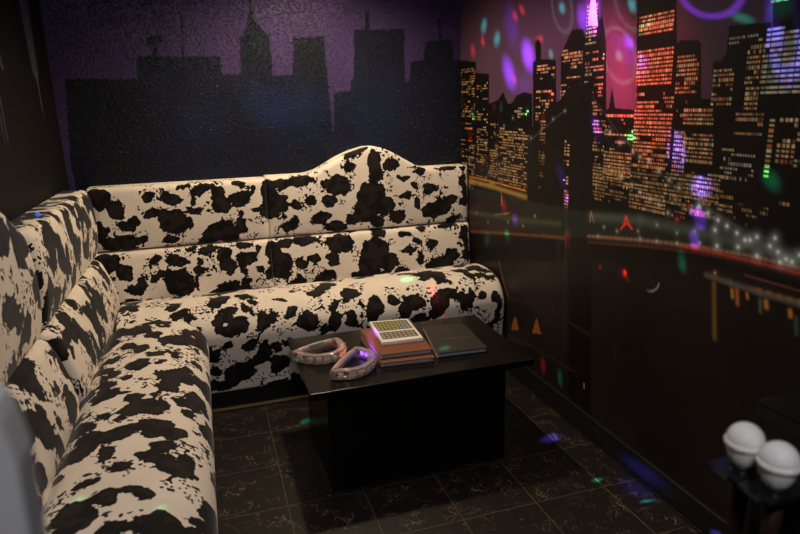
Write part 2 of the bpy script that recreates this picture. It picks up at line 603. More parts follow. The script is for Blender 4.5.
# ---- left wall: near-black towers with two slots of sky
A = np.concatenate([np.arange(YF, 2.4, 0.1), np.arange(2.4, YB, 0.006), [YB]])
Z = np.concatenate([np.arange(0, 1.2, 0.1), np.arange(1.2, ZC, 0.008), [ZC]])
AA, ZZ = np.meshgrid(A, Z)
nA = upsample_noise(A, Z, 3.0, 5.5, 0.05)
base = lin((13, 11, 13))[None, None, :]*(1+0.3*nA[..., None])
slots = [[(3.30, ZC), (3.31, 1.995), (3.349, 1.686), (3.40, 1.66), (3.41, 1.50), (3.425, 1.50), (3.43, 1.66), (3.452, 1.69), (3.475, 2.02), (3.48, ZC)],
         [(2.70, ZC), (2.83, 1.80), (2.845, 1.68), (2.88, 1.68), (2.86, 1.76), (2.84, ZC)],
         [(2.745, 1.60), (2.755, 1.39), (2.764, 1.39), (2.762, 1.60)], [(2.70, 1.60), (2.715, 1.40), (2.722, 1.40), (2.722, 1.60)]]
ins = np.zeros(AA.shape, bool)
for s in slots: ins |= inside_poly(s, AA, ZZ)
lw = np.where(ins[..., None], lin((70, 66, 88))[None, None, :], base)
paint_wall('wall_left', 0, XL, A, Z, lw, MAT['leftwall'], -0.1)

# ---- right wall: printed night-city mural
A = np.concatenate([np.arange(YF, 1.0, 0.1), np.arange(1.0, YB, 0.0034), [YB]])
Z = np.concatenate([np.arange(0, 0.2, 0.05), np.arange(0.2, 0.85, 0.0065), np.arange(0.85, 2.16, 0.0034), np.arange(2.16, ZC, 0.03), [ZC]])
AA, ZZ = np.meshgrid(A, Z)
def W(px, py):
    p = on_plane(px, py, 0, XR); return p[1], p[2]
nA = upsample_noise(A, Z, 2.0, 1.5, 0.05)
nF = upsample_noise(A, Z, 18, 4.5, 0.012)
img = np.zeros(AA.shape+(3,))
# sky, haze and river
img[:] = lin((78, 56, 76))
img *= (1+0.25*nA[..., None])
zh = W(640, 215)[1]
below = (ZZ < 1.13)[..., None]
river = lin((34, 26, 24))[None, None, :]*(1+0.35*nA[..., None]+0.15*nF[..., None])
img = np.where(below, river, img)
DARK = lin((15, 11, 12))
ORANGE = [lin((255, 204, 134)), lin((255, 226, 176)), lin((255, 180, 108)), lin((240, 224, 180)), lin((200, 120, 70))]
PALE = [lin((255, 240, 205)), lin((235, 240, 225)), lin((255, 224, 170)), lin((205, 225, 190))]
RED = [lin((255, 170, 130)), lin((255, 200, 160)), lin((255, 140, 110)), lin((255, 220, 180))]
def fill(poly, col, alpha=1.0):
    m = inside_poly([W(*p) for p in poly], AA, ZZ)
    img[m] = img[m]*(1-alpha) + np.asarray(col)*alpha
def fill_w(poly, col):
    m = inside_poly(poly, AA, ZZ); img[m] = col
wr = random.Random(5)
def windows(px0, px1, pyt, pyb, dens=0.6, pal=ORANGE, cw=0.0095, ch=0.0145, gain=1.0, run=0.7, fillw=0.74, fillh=0.55):
    """lit windows of one tower: pixel columns px0..px1, rows between heights pyt and pyb at its middle"""
    xm = (px0+px1)/2
    ya, yb = W(px1, pyt)[0], W(px0, pyt)[0]
    zt, zb = W(xm, pyt)[1], W(xm, pyb)[1]
    nc = max(1, int((yb-ya)/cw)); nr = max(1, int((zt-zb)/ch))
    on = False; fd = dens
    for r in range(nr):
        z1 = zt-(r+0.2)*ch; z0 = z1-ch*fillh
        iz0, iz1 = np.searchsorted(Z, z0), np.searchsorted(Z, z1)
        if iz1 <= iz0: iz1 = iz0+1
        if wr.random() < 0.25: fd = min(1.0, max(0.03, dens*wr.choice((0.25, 0.7, 1.0, 1.3, 1.5))))
        for c in range(nc):
            if wr.random() > run: on = wr.random() < fd
            if not on: continue
            y0 = ya+(c+0.14)*cw*(yb-ya)/(nc*cw); y1 = y0+cw*fillw
            ia0, ia1 = np.searchsorted(A, y0), np.searchsorted(A, y1)
            if ia1 <= ia0: ia1 = ia0+1
            b = gain*(0.25+0.75*wr.random()**0.8)
            img[iz0:iz1, ia0:ia1] = np.maximum(img[iz0:iz1, ia0:ia1], wr.choice(pal)*b)
def tower(poly, wins=(), col=DARK):
    fill(poly, col)
    for w in wins: windows(*w[:4], **(w[4] if len(w) > 4 else {}))
B = 262   # foot of the towers, hidden behind the bridge
# far row on the left
tower([(459, 60), (476, 62), (476, B), (459, B)], [(461, 475, 68, 190, dict(dens=0.4, gain=0.5))])
tower([(476, 73), (489, 74), (489, B), (476, B)], [(477, 488, 82, 190, dict(dens=0.45, gain=0.6))])
tower([(488, 104), (498, 100), (503, 92), (508, 104), (512, 103), (516, 96), (524, 92), (532, 94), (534, B), (488, B)],
      [(490, 512, 118, 190, dict(dens=0.4, gain=0.55)), (513, 530, 104, 188, dict(dens=0.45, gain=0.6, pal=PALE))])
tower([(498, 118), (530, 122), (530, B), (498, B)], [(499, 529, 128, 190, dict(dens=0.6, gain=0.6))])
# stepped tower with a slim top
tower([(533, 62), (536, 60), (535, 44), (538, 38), (541, 44), (541, 59), (556, 60), (557, B), (533, B)],
      [(537, 555, 64, 125, dict(dens=0.65, gain=0.8))])
# gabled block
tower([(561, 54), (572, 30), (583, 29), (586, 45), (586, B), (560, B)], [(562, 583, 48, 110, dict(dens=0.7, gain=0.85))])
# spired tower, floodlit crown
tower([(584, 40), (587, 22), (589, 4), (591, -14), (595, -14), (597, 5), (600, 22), (601, 12), (603, 20), (606, 40), (607, B), (584, B)],
      [(586, 605, 50, 130, dict(dens=0.55, gain=0.8, pal=RED))])
fill([(588, 26), (590, 6), (592, -12), (594, -12), (596, 6), (598, 26)], lin((214, 190, 214)))
windows(587, 598, 4, 48, dens=0.95, pal=PALE, gain=1.0, run=0.3)
# little gabled roofs between
tower([(605, 112), (609, 108), (612, 86), (615, 108), (636, 110), (636, B), (605, B)], [(606, 634, 114, 190, dict(dens=0.9, gain=0.95, pal=ORANGE+RED[:2]))])
# tall flat tower
tower([(637, -30), (676, -30), (677, 44), (677, B), (635, B), (637, 60)],
      [(640, 675, 12, 36, dict(dens=1.0, gain=1.15, pal=ORANGE+RED[:2], run=0.3, fillh=0.62)), (638, 674, 48, 86, dict(dens=0.85, gain=0.95, pal=ORANGE+RED[:2])), (636, 675, 92, 215, dict(dens=0.75, gain=0.8, pal=ORANGE+RED[:2]))])
fill([(637, 38), (677, 40), (677, 47), (637, 45)], DARK)
# dark-capped block
tower([(676, 44), (681, 40), (698, 40), (701, 44), (702, B), (676, B)], [(678, 700, 54, 96, dict(dens=0.9, gain=0.95, run=0.5))])
# low wide block
tower([(683, 100), (713, 99), (714, 94), (735, 94), (736, B), (683, B)],
      [(684, 728, 108, 128, dict(dens=0.95, gain=1.0, fillh=0.55)), (684, 722, 133, 168, dict(dens=0.8, gain=0.85)), (684, 712, 175, 215, dict(dens=0.6, gain=0.7))])
# stepped dark block
tower([(713, 62), (722, 60), (726, 54), (729, 26), (771, 22), (774, 60), (775, B), (713, B)],
      [(714, 735, 68, 108, dict(dens=0.85, gain=0.85)), (748, 766, 44, 86, dict(dens=0.7, gain=0.95)), (746, 760, 86, 112, dict(dens=0.8, gain=0.8)), (730, 764, 34, 48, dict(dens=0.5, gain=0.7, pal=PALE)),
       (722, 756, 148, 186, dict(dens=0.6, gain=0.7, pal=PALE)), (716, 734, 190, 215, dict(dens=0.3, gain=0.6))])
# bright slab at the edge of the picture
tower([(773, -40), (840, -40), (840, B), (772, B)],
      [(775, 838, -30, 98, dict(dens=0.95, gain=0.9, pal=PALE, cw=0.014, run=0.85, fillw=0.95, fillh=0.5))])
fill([(764, 104), (840, 100), (840, 262), (764, 262)], DARK)
windows(768, 776, 118, 182, dens=1.0, gain=0.9, run=0.2, cw=0.02)
windows(780, 800, 112, 168, dens=0.5, gain=0.9, cw=0.014, pal=ORANGE)
windows(800, 838, 110, 180, dens=0.5, gain=0.9, cw=0.014, pal=PALE)
windows(750, 800, 190, 232, dens=0.22, gain=0.55, cw=0.012)
windows(677, 690, 100, 210, dens=0.65, gain=0.7)
windows(594, 606, 116, 190, dens=0.7, gain=0.7)
windows(736, 764, 112, 142, dens=0.35, gain=0.6)
windows(690, 722, 172, 205, dens=0.7, gain=0.7)
# haze of small lights at the feet of the towers
windows(592, 690, 168, 214, dens=0.5, gain=0.45)
windows(690, 770, 196, 226, dens=0.3, gain=0.4)

def disc(px, py, rad, col, gain=1.0, core=0.35):
    y, z = W(px, py)
    k = 3*rad
    ia0, ia1 = np.searchsorted(A, y-k), np.searchsorted(A, y+k)
    iz0, iz1 = np.searchsorted(Z, z-k), np.searchsorted(Z, z+k)
    d = np.hypot(AA[iz0:iz1, ia0:ia1]-y, ZZ[iz0:iz1, ia0:ia1]-z)/rad
    g = (np.exp(-(d/core)**2)+0.25*np.exp(-d**2))[..., None]*gain
    img[iz0:iz1, ia0:ia1] = np.minimum(1.0, img[iz0:iz1, ia0:ia1] + np.asarray(col)*g)
def stroke(pts, wid, col, gain=1.0, soft=True, dash=None):
    P = [W(*p) for p in pts]
    for (a, b) in zip(P, P[1:]):
        a = np.array(a); b = np.array(b); d = b-a
        ia0, ia1 = np.searchsorted(A, min(a[0], b[0])-3*wid), np.searchsorted(A, max(a[0], b[0])+3*wid)
        iz0, iz1 = np.searchsorted(Z, min(a[1], b[1])-3*wid), np.searchsorted(Z, max(a[1], b[1])+3*wid)
        if ia1 <= ia0 or iz1 <= iz0: continue
        X, Y = AA[iz0:iz1, ia0:ia1], ZZ[iz0:iz1, ia0:ia1]
        t = np.clip(((X-a[0])*d[0]+(Y-a[1])*d[1])/(d@d), 0, 1)
        r = np.hypot(X-a[0]-t*d[0], Y-a[1]-t*d[1])/wid
        g = np.exp(-r*r) if soft else (r < 1).astype(float)
        if dash: g = g*(0.35+0.65*(np.sin(X*dash) > -0.1))
        g = g[..., None]*gain
        img[iz0:iz1, ia0:ia1] = img[iz0:iz1, ia0:ia1]*(1-np.minimum(1, g)) + np.asarray(col)*np.minimum(1.0, g)

# suspension bridge: piers, deck, cables and lamps
PIER = lin((20, 14, 13))
fill([(527, 150), (531, 128), (546, 110), (560, 100), (568, 88), (580, 84), (592, 90), (593, 200), (590, 420), (569, 420), (568, 150), (565, 150), (565, 205), (527, 205)], PIER)
windows(540, 546, 120, 190, dens=0.5, gain=0.35)
windows(564, 570, 140, 190, dens=0.8, gain=0.7, cw=0.02)
windows(564, 569, 190, 215, dens=0.8, gain=0.6, cw=0.02)
fill([(459, 186), (528, 200), (590, 214), (700, 232), (840, 272), (840, 282), (700, 250), (590, 240), (530, 232), (459, 228)], lin((38, 40, 36)))
fill([(459, 196), (527, 206), (527, 232), (459, 230)], lin((46, 34, 34)))
HZ = lin((96, 110, 100))
stroke([(590, 216), (640, 220), (700, 232), (760, 248), (830, 270)], 0.020, HZ, 0.55)
stroke([(466, 212), (520, 220), (560, 224)], 0.016, lin((84, 96, 70)), 0.45)
stroke([(463, 231), (500, 233), (544, 236), (564, 238)], 0.008, lin((150, 100, 66)), 0.7, dash=900)
stroke([(588, 236), (640, 240), (695, 246), (760, 258), (830, 276)], 0.0065, lin((196, 140, 110)), 0.75, dash=700)
stroke([(588, 242), (640, 246), (695, 252), (760, 265), (830, 284)], 0.0055, lin((110, 60, 56)), 0.8, dash=700)
stroke([(680, 246), (720, 254), (760, 263), (830, 281)], 0.004, lin((220, 66, 50)), 0.8)
stroke([(588, 250), (640, 254), (700, 261), (760, 274), (830, 295)], 0.010, lin((22, 16, 15)), 0.95)
# far shore street, lit
stroke([(459, 178), (490, 186), (526, 197)], 0.013, lin((170, 136, 76)), 0.8)
stroke([(459, 174), (490, 181), (526, 191)], 0.004, lin((220, 130, 60)), 0.8)
stroke([(501, 188), (502, 206)], 0.003, lin((150, 130, 110)), 0.8)
stroke([(495, 215), (510, 213)], 0.004, lin((120, 150, 110)), 0.6)
# cables
stroke([(462, 196), (500, 164), (533, 138), (565, 110)], 0.0028, lin((80, 78, 78)), 0.7)
stroke([(592, 96), (620, 135), (660, 174), (700, 204), (740, 228), (800, 252)], 0.0035, lin((70, 66, 66)), 0.6)
stroke([(592, 120), (640, 180), (690, 214), (740, 240)], 0.0028, lin((60, 60, 60)), 0.5)
BULB = lin((205, 215, 205))
for p in ((565, 111), (553, 119), (542, 128), (531, 138), (521, 147), (510, 154), (495, 134), (504, 126), (486, 144), (478, 151), (470, 158), (499, 164), (489, 172), (513, 118)):
    disc(*p, 0.011, BULB, 0.42)
for p in ((610, 132), (620, 143), (633, 152), (640, 157), (649, 161), (659, 171), (669, 180), (679, 188), (622, 176), (632, 185), (640, 192), (650, 199), (659, 205), (668, 213)):
    disc(*p, 0.013, BULB, 0.85)
for p in ((699, 206), (708, 213), (718, 220), (727, 226), (757, 237), (775, 238), (715, 230), (737, 233), (750, 240), (770, 246), (778, 252), (792, 262), (800, 255), (738, 247), (745, 240), (757, 256), (717, 246), (780, 262), (786, 259), (812, 262)):
    disc(*p, 0.018, lin((225, 235, 240)), 1.0)
for p in ((604, 227), (617, 231), (638, 231), (640, 238), (657, 225), (657, 241), (677, 233), (677, 243), (598, 236), (700, 243), (695, 231), (535, 216), (477, 213), (523, 226), (488, 222), (508, 222)):
    disc(*p, 0.012, lin((190, 225, 200)), 0.55)
# red sign on the bridge, red lamps
stroke([(621, 229), (624, 225), (626, 217), (629, 225), (632, 229)], 0.0045, lin((255, 60, 34)), 1.0)
stroke([(624, 224), (629, 224)], 0.004, lin((255, 60, 34)), 1.0)
disc(626, 218, 0.010, lin((255, 90, 50)), 0.9)
stroke([(590, 222), (591, 212), (594, 222)], 0.003, lin((200, 150, 110)), 0.7)
disc(600, 267, 0.010, lin((255, 60, 40)), 0.7); disc(625, 272, 0.013, lin((255, 60, 40)), 1.0)
disc(677, 219, 0.013, lin((255, 60, 60)), 0.7)
# pier with lit shops, reflections on the water
stroke([(706, 275), (730, 283), (760, 293), (800, 304), (830, 312)], 0.010, lin((112, 102, 92)), 0.8)
stroke([(745, 275), (800, 291), (830, 300)], 0.0035, lin((120, 70, 52)), 0.8)
stroke([(752, 288), (800, 302), (830, 311)], 0.006, lin((170, 120, 76)), 0.7, dash=170)
stroke([(706, 281), (760, 299), (830, 320)], 0.006, lin((16, 12, 12)), 0.9)
for x, y0, y1, w, c in ((714, 284, 338, 0.011, (176, 140, 60)), (732, 290, 297, 0.008, (220, 150, 60)), (737, 290, 304, 0.009, (190, 120, 60)), (747, 294, 298, 0.007, (220, 140, 60)),
                        (760, 300, 312, 0.008, (96, 110, 90)), (766, 302, 307, 0.010, (230, 150, 70)), (790, 311, 316, 0.009, (230, 150, 60)), (796, 318, 334, 0.008, (70, 96, 80))):
    stroke([(x, y0), (x+0.5, y1)], w*0.8, lin(c), 0.42 if y1-y0 > 20 else 0.8, dash=None)
disc(715, 273, 0.010, lin((255, 180, 120)), 0.8)
# the old lamp-lit shore low on the left
fill([(511, 330), (514, 318), (516, 317), (519, 330)], lin((150, 92, 40)))
fill([(532, 333), (536, 319), (537, 318), (541, 334)], lin((150, 92, 40)))
stroke([(499, 262), (503, 280), (508, 296)], 0.006, lin((170, 110, 60)), 0.5)
stroke([(510, 286), (550, 310), (590, 335)], 0.006, lin((66, 44, 34)), 0.6)
stroke([(480, 290), (530, 303), (563, 330)], 0.010, lin((58, 42, 36)), 0.6)
stroke([(505, 335), (530, 345), (575, 372)], 0.008, lin((60, 46, 38)), 0.6)
# a pale crescent mark and joints in the vinyl
stroke([(647, 290), (650, 291.3), (653, 291), (656, 289), (658, 286.5), (659, 283)], 0.0024, lin((200, 190, 180)), 0.85)
stroke([(566.5, 190), (565.5, 262)], 0.002, lin((120, 100, 90)), 0.5)
stroke([(565.5, 262), (562, 372)], 0.002, lin((84, 70, 60)), 0.5)
stroke([(620, 225), (617, 330), (614, 365)], 0.0015, lin((76, 66, 60)), 0.5)
stroke([(584, 384), (584, 388)], 0.004, lin((230, 160, 110)), 0.9)
paint_wall('wall_right', 0, XR, A, Z, np.clip(img, 0.0, 1.0), MAT['mural'], 0.1)

# ---- skirting along the mural
bm = box((1.562, YF, 0.0), (XR, YB, 0.104), 0.003)
struct('baseboard_right', bm, MAT['black_board'])
bm = box((1.552, YF, 0.0), (1.562, YB, 0.008), 0.002)
struct('trim_1', bm, MAT['black_gloss'])

# ------------------------------------------------------------------ sofas
# dark patches of the back panels, metres along X and up Z (the cloth repeats on the two rows of panels)
def pb(px, py, rx, ry, ang=0.0):
    p = on_plane(px, py, 1, 3.6); k = 0.00575
    return (p[0], p[2], rx*k, ry*k, ang)
P1 = [(a, b, c*0.86, d*0.86, e) for (a, b, c, d, e) in [pb(99, 199, 13, 12), pb(116, 211, 10, 9, -0.5), pb(100, 232, 9, 11), pb(122, 244, 18, 8), pb(126, 227, 9, 6), pb(173, 223, 15, 14), pb(163, 216, 8, 7),
      pb(171, 198, 11, 6, -0.3), pb(149, 196, 6, 5), pb(153, 212, 7, 4, 0.7), pb(218, 194, 8, 9), pb(222, 206, 9, 10), pb(240, 199, 12, 7, 0.2),
      pb(222, 232, 23, 11, 0.1), pb(207, 238, 8, 7), pb(203, 189, 12, 5, 0.3), pb(194, 209, 6, 4), pb(238, 184, 8, 4), pb(145, 240, 5, 5), pb(171, 241, 9, 4), pb(242, 226, 6, 9),
      pb(194, 200, 3, 3), pb(256, 208, 5, 3), pb(239, 212, 4, 4), pb(246, 221, 3, 3), pb(134, 222, 5, 4), pb(190, 222, 3, 6), pb(184, 186, 5, 3), pb(253, 190, 3, 4)]]
P2 = [pb(276, 204, 12, 10), pb(270, 192, 8, 10), pb(272, 212, 10, 7), pb(336, 184, 15, 10, -0.3), pb(328, 201, 7, 5), pb(371, 195, 15, 15), pb(364, 210, 10, 12, 0.6), pb(384, 206, 11, 9), pb(355, 217, 9, 5, 0.5),
      pb(379, 221, 7, 5), pb(373, 162, 7, 12), pb(377, 175, 8, 6), pb(390, 165, 9, 6), pb(355, 151, 14, 6, 0.5), pb(436, 209, 16, 9, 0.2), pb(446, 200, 9, 5, 0.3), pb(430, 187, 7, 5),
      pb(463, 186, 4, 15), pb(462, 200, 6, 5), pb(447, 168, 10, 4), pb(413, 186, 5, 4), pb(336, 226, 12, 5), pb(398, 216, 7, 6), pb(321, 218, 9, 6, 0.3), pb(328, 198, 5, 4), pb(310, 201, 5, 5),
      pb(300, 182, 12, 7), pb(292, 222, 8, 6), pb(296, 205, 5, 4), pb(405, 196, 6, 4), pb(454, 220, 8, 4), pb(416, 202, 4, 6), pb(419, 171, 6, 4), pb(402, 177, 4, 3), pb(350, 170, 5, 4), pb(312, 182, 4, 3), pb(280, 184, 7, 4), pb(285, 226, 7, 4)]
HUMP = [(0.58, 0.0), (0.66, 0.03), (0.72, 0.070), (0.80, 0.105), (0.87, 0.128), (0.965, 0.147), (1.04, 0.128), (1.13, 0.080), (1.20, 0.035), (1.27, 0.0)]
def hump(x):
    xs = [h[0] for h in HUMP]; hs = [h[1] for h in HUMP]
    x = float(x)
    if x <= xs[0]-0.05 or x >= xs[-1]+0.05: return 0.0
    return float(np.mean(np.interp(np.linspace(x-0.05, x+0.05, 9), xs, hs)))

def back_panel(name, parent, along, s0, s1, front, wall, z0, z1, top_fn, batter, blobs, dv, seed, bulge=0.022, flip=1, rad=0.022):
    """padded panel: along = 0 runs in X with its face towards -Y, along = 1 runs in Y with its face towards +X"""
    n = int((s1-s0)/0.0085)
    ss = np.linspace(s0, s1, n+1)
    secs = []; uvs = []
    for i, s in enumerate(ss):
        top = z1+top_fn(s)
        pull = end_scale(i, n, s-s0, s1-s0, rad)
        # profile (depth from front face towards the wall, z)
        D = abs(wall-front)
        poly = [(0.0+batter, z0), (0.0, top), (D, top), (D, z0)]
        prof = round_poly(poly, [0.020, 0.032, 0.004, 0.004], 6)
        pts = resample(prof, 0.011)
        if i == 0: m = None
        loop = []; uv = []
        for d, z in pts:
            t = (z-z0)/(top-z0)
            fr = max(0.0, 1-d/(D*0.6))
            e = min(s-s0, s1-s0)
            edge = min(1.0, min(s-s0, s1-s)/0.06)
            bl = bulge*math.sin(math.pi*min(1, max(0, t)))**0.6*fr*(1-(1-edge)**2) if bulge else 0
            dd = d-bl+pull*fr
            zz = z
            if top > z0 and t > 0.5: zz = z-pull*0.5
            if along == 0:
                loop.append((s, front+dd, zz))
            else:
                loop.append((front-dd, s, zz))
            uv.append((s*flip, z+dv+(d*0.8 if t > 0.5 else 0)))
        secs.append(loop); uvs.append(uv)
    # every station needs the same number of points: resample each by index
    L = max(len(l) for l in secs)
    S = np.zeros((len(secs), L, 3)); U = np.zeros((len(secs), L, 2))
    for i, (l, u) in enumerate(zip(secs, uvs)):
        l = np.array(l); u = np.array(u); k = len(l)
        t = np.linspace(0, k-1, L)
        for c in range(3): S[i, :, c] = np.interp(t, np.arange(k), l[:, c])
        for c in range(2): U[i, :, c] = np.interp(t, np.arange(k), u[:, c])
    return loft(name, S, U, blobs, parent, seed)

flat = lambda s: 0.0
sofa = thing('banquette_sofa', 'cow print banquette along the purple skyline wall with a humped backrest behind the table', 'sofa', (0.5, 3.35, 0.0))
fillers = random_blobs(21, -0.6, 1.6, 1.2, 1.4, 40, 0.02, 0.04)
RP = P1+P2
back_panel('upper_backrest', sofa, 0, -0.600, 0.3265, 3.600, YB-0.004, 0.780, 1.122, flat, 0.0, RP, 0.0, 3.0, bulge=0.014, rad=0.008)
back_panel('upper_backrest', sofa, 0, 0.3275, 1.572, 3.600, YB-0.004, 0.780, 1.130, hump, 0.0, RP, 0.0, 3.0, bulge=0.014, rad=0.008)
back_panel('lower_backrest', sofa, 0, -0.690, 0.3265, 3.583, YB-0.004, 0.440, 0.772, flat, -0.033, RP, 0.345, 3.0, bulge=0.014, rad=0.008)
back_panel('lower_backrest', sofa, 0, 0.3275, 1.572, 3.583, YB-0.004, 0.440, 0.772, flat, -0.033, RP, 0.345, 3.0, bulge=0.014, rad=0.008)

def seat(parent, along, s0, s1, front, rear, z0, blobs, seed, rad0, rad1, ztop=0.455, dome=0.085, lift=None):
    """domed bench seat with a rolled front edge; section in (depth from front, z)"""
    n = int((s1-s0)/0.010)
    ss = np.linspace(s0, s1, n+1)
    D = abs(rear-front)
    secs = []; uvs = []
    ctrl = [(0.020, z0), (0.012, z0+0.10), (0.000, 0.30), (-0.004, 0.40), (0.020, 0.462), (0.075, 0.512), (0.16, 0.538), (0.27, 0.545), (0.38, 0.530), (D-0.05, 0.490), (D, 0.470)]
    # smooth curve through the controls (Catmull-Rom)
    cp = [np.array(c) for c in ctrl]
    cur = []
    for i in range(len(cp)-1):
        p0, p1, p2, p3 = cp[max(0, i-1)], cp[i], cp[i+1], cp[min(len(cp)-1, i+2)]
        for k in range(8):
            t = k/8
            cur.append(0.5*((2*p1)+(p2-p0)*t+(2*p0-5*p1+4*p2-p3)*t*t+(3*p1-p0-3*p2+p3)*t**3))
    cur.append(cp[-1])
    cur = cur+[np.array((D, 0.3)), np.array((D, z0))]
    pts = resample(cur, 0.011)
    arc = np.concatenate([[0], np.cumsum(np.linalg.norm(np.diff(pts, axis=0), axis=1))])
    for i, s in enumerate(ss):
        pull = end_scale(i, n, s-s0, 10, rad0) if s-s0 < rad0 else 0.0
        if s1-s < rad1: pull = max(pull, end_scale(i, n, s1-s, 10, rad1))
        lf = lift(s) if lift else 0.0
        loop = []; uv = []
        for k, (d, z) in enumerate(pts):
            fr = max(0.0, 1-d/0.25)
            zf = max(0.0, (z-0.35)/0.2)
            dd = d+pull*fr*0.6; zz = z-pull*zf*0.9+lf*zf
            if along == 0: loop.append((s, front+dd, zz))
            else: loop.append((front-dd, s, zz))
            uv.append((s, arc[k]))
        secs.append(loop); uvs.append(uv)
    return loft('seat', np.array(secs), np.array(uvs), blobs, parent, seed)

# front row of shield-shaped patches on the back bench (arc 0 = bottom front edge)
def fb(px, py, rx, ry, ang=0.0):
    p = on_plane(px, py, 1, 3.065); k = 0.0050
    return (p[0], p[2]-0.10, rx*k, ry*k, ang)
F1 = [fb(239, 324, 10, 10), fb(232, 330, 8, 6), fb(263, 320, 6, 9), fb(218, 322, 6, 6), fb(308, 323, 11, 10), fb(292, 312, 6, 5), fb(334, 320, 6, 9), fb(324, 330, 5, 5), fb(352, 318, 8, 8), fb(377, 306, 9, 9), fb(374, 314, 6, 6),
      fb(442, 303, 10, 11), fb(436, 313, 6, 6), fb(464, 300, 6, 9), fb(405, 308, 7, 8), fb(395, 300, 6, 5), fb(482, 296, 5, 4), fb(499, 304, 4, 11), fb(420, 318, 9, 5),
      fb(243, 372, 13, 9), fb(234, 376, 10, 10), fb(215, 388, 14, 6), fb(280, 364, 10, 11), fb(259, 360, 8, 6), fb(264, 352, 6, 8), fb(278, 388, 20, 6), fb(214, 356, 6, 7), fb(250, 345, 6, 5), fb(215, 372, 5, 5), fb(275, 345, 5, 4),
      fb(298, 385, 10, 8), fb(228, 345, 5, 4), fb(205, 350, 7, 6), fb(286, 340, 7, 4), fb(490, 330, 6, 8), fb(498, 318, 5, 5)]
F2 = random_blobs(33, -0.6, 1.6, 0.34, 0.95, 92, 0.014, 0.044, 1.3)
seat(sofa, 0, -0.485, 1.575, 3.065, 3.60, 0.10, F1+F2, 9.0, 0.02, 0.045, lift=lambda s: 0.012*max(0, (s-0.6)))
o = child('plinth', box((-0.48-0.5, 3.088-3.35, 0.0), (1.575-0.5, 3.70-3.35, 0.10), 0.002), MAT['black_lam'], sofa, label='black plinth')
child('floor_strip', box((-0.10-0.5, 3.068-3.35, 0.0), (1.54-0.5, 3.088-3.35, 0.012), 0.003), MAT['tanstrip'], sofa, label='thin tan strip along the foot of the plinth')

sofa2 = thing('banquette_sofa', 'cow print banquette along the dark left wall, running towards the camera', 'sofa', (-0.38, 1.9, 0.0))
LB = random_blobs(51, 0.7, 3.7, 0.4, 1.5, 100, 0.016, 0.062, 1.0)
LB2 = random_blobs(64, 0.7, 3.7, 0.75, 1.85, 100, 0.016, 0.062, 1.0)
def hump2(y):
    t = (2.30-y)/(2.30-1.62)
    if t <= 0 or t >= 1: return 0.0
    return 0.147*math.sin(math.pi*t)**1.35
back_panel('upper_backrest', sofa2, 1, 2.304, 3.570, -0.585, XL+0.004, 0.775, 1.128, flat, 0.0, LB, 0.0, 5.0, bulge=0.028, rad=0.05)
back_panel('upper_backrest', sofa2, 1, 0.95, 2.300, -0.585, XL+0.004, 0.775, 1.128, hump2, 0.0, LB, 0.0, 5.0, bulge=0.028, rad=0.05)
back_panel('lower_backrest', sofa2, 1, 2.304, 3.525, -0.570, XL+0.004, 0.440, 0.768, flat, -0.055, LB2, 0.345, 6.0, bulge=0.026, rad=0.05)
back_panel('lower_backrest', sofa2, 1, 0.95, 2.300, -0.570, XL+0.004, 0.440, 0.768, flat, -0.055, LB2, 0.345, 6.0, bulge=0.026, rad=0.05)
LS = random_blobs(72, 0.7, 3.3, 0.0, 1.05, 120, 0.014, 0.050, 1.1)
LS = [(u, v, ru*0.95, rv*1.35, 0.35*a) for (u, v, ru, rv, a) in LS]
seat(sofa2, 1, 0.95, 3.055, -0.068, -0.555, 0.10, LS, 14.0, 0.05, 0.055)
child('plinth', box((-0.555+0.38, 0.95-1.9, 0.0), (-0.085+0.38, 3.05-1.9, 0.10), 0.002), MAT['black_lam'], sofa2, label='black plinth')

# ------------------------------------------------------------------ table
TZ = 0.445
tb = thing('coffee_table', 'low black table on a solid block base in front of the cow print seats', 'table', (0.775, 2.49, 0.0))
child('tabletop', box((0.300-0.775, 2.180-2.49, TZ-0.030), (1.258-0.775, 2.805-2.49, TZ), 0.003), MAT['black_lam'], tb)
child('base', box((0.366-0.775, 2.190-2.49, 0.0), (1.130-0.775, 2.740-2.49, TZ-0.030), 0.002), MAT['black_lam'], tb)

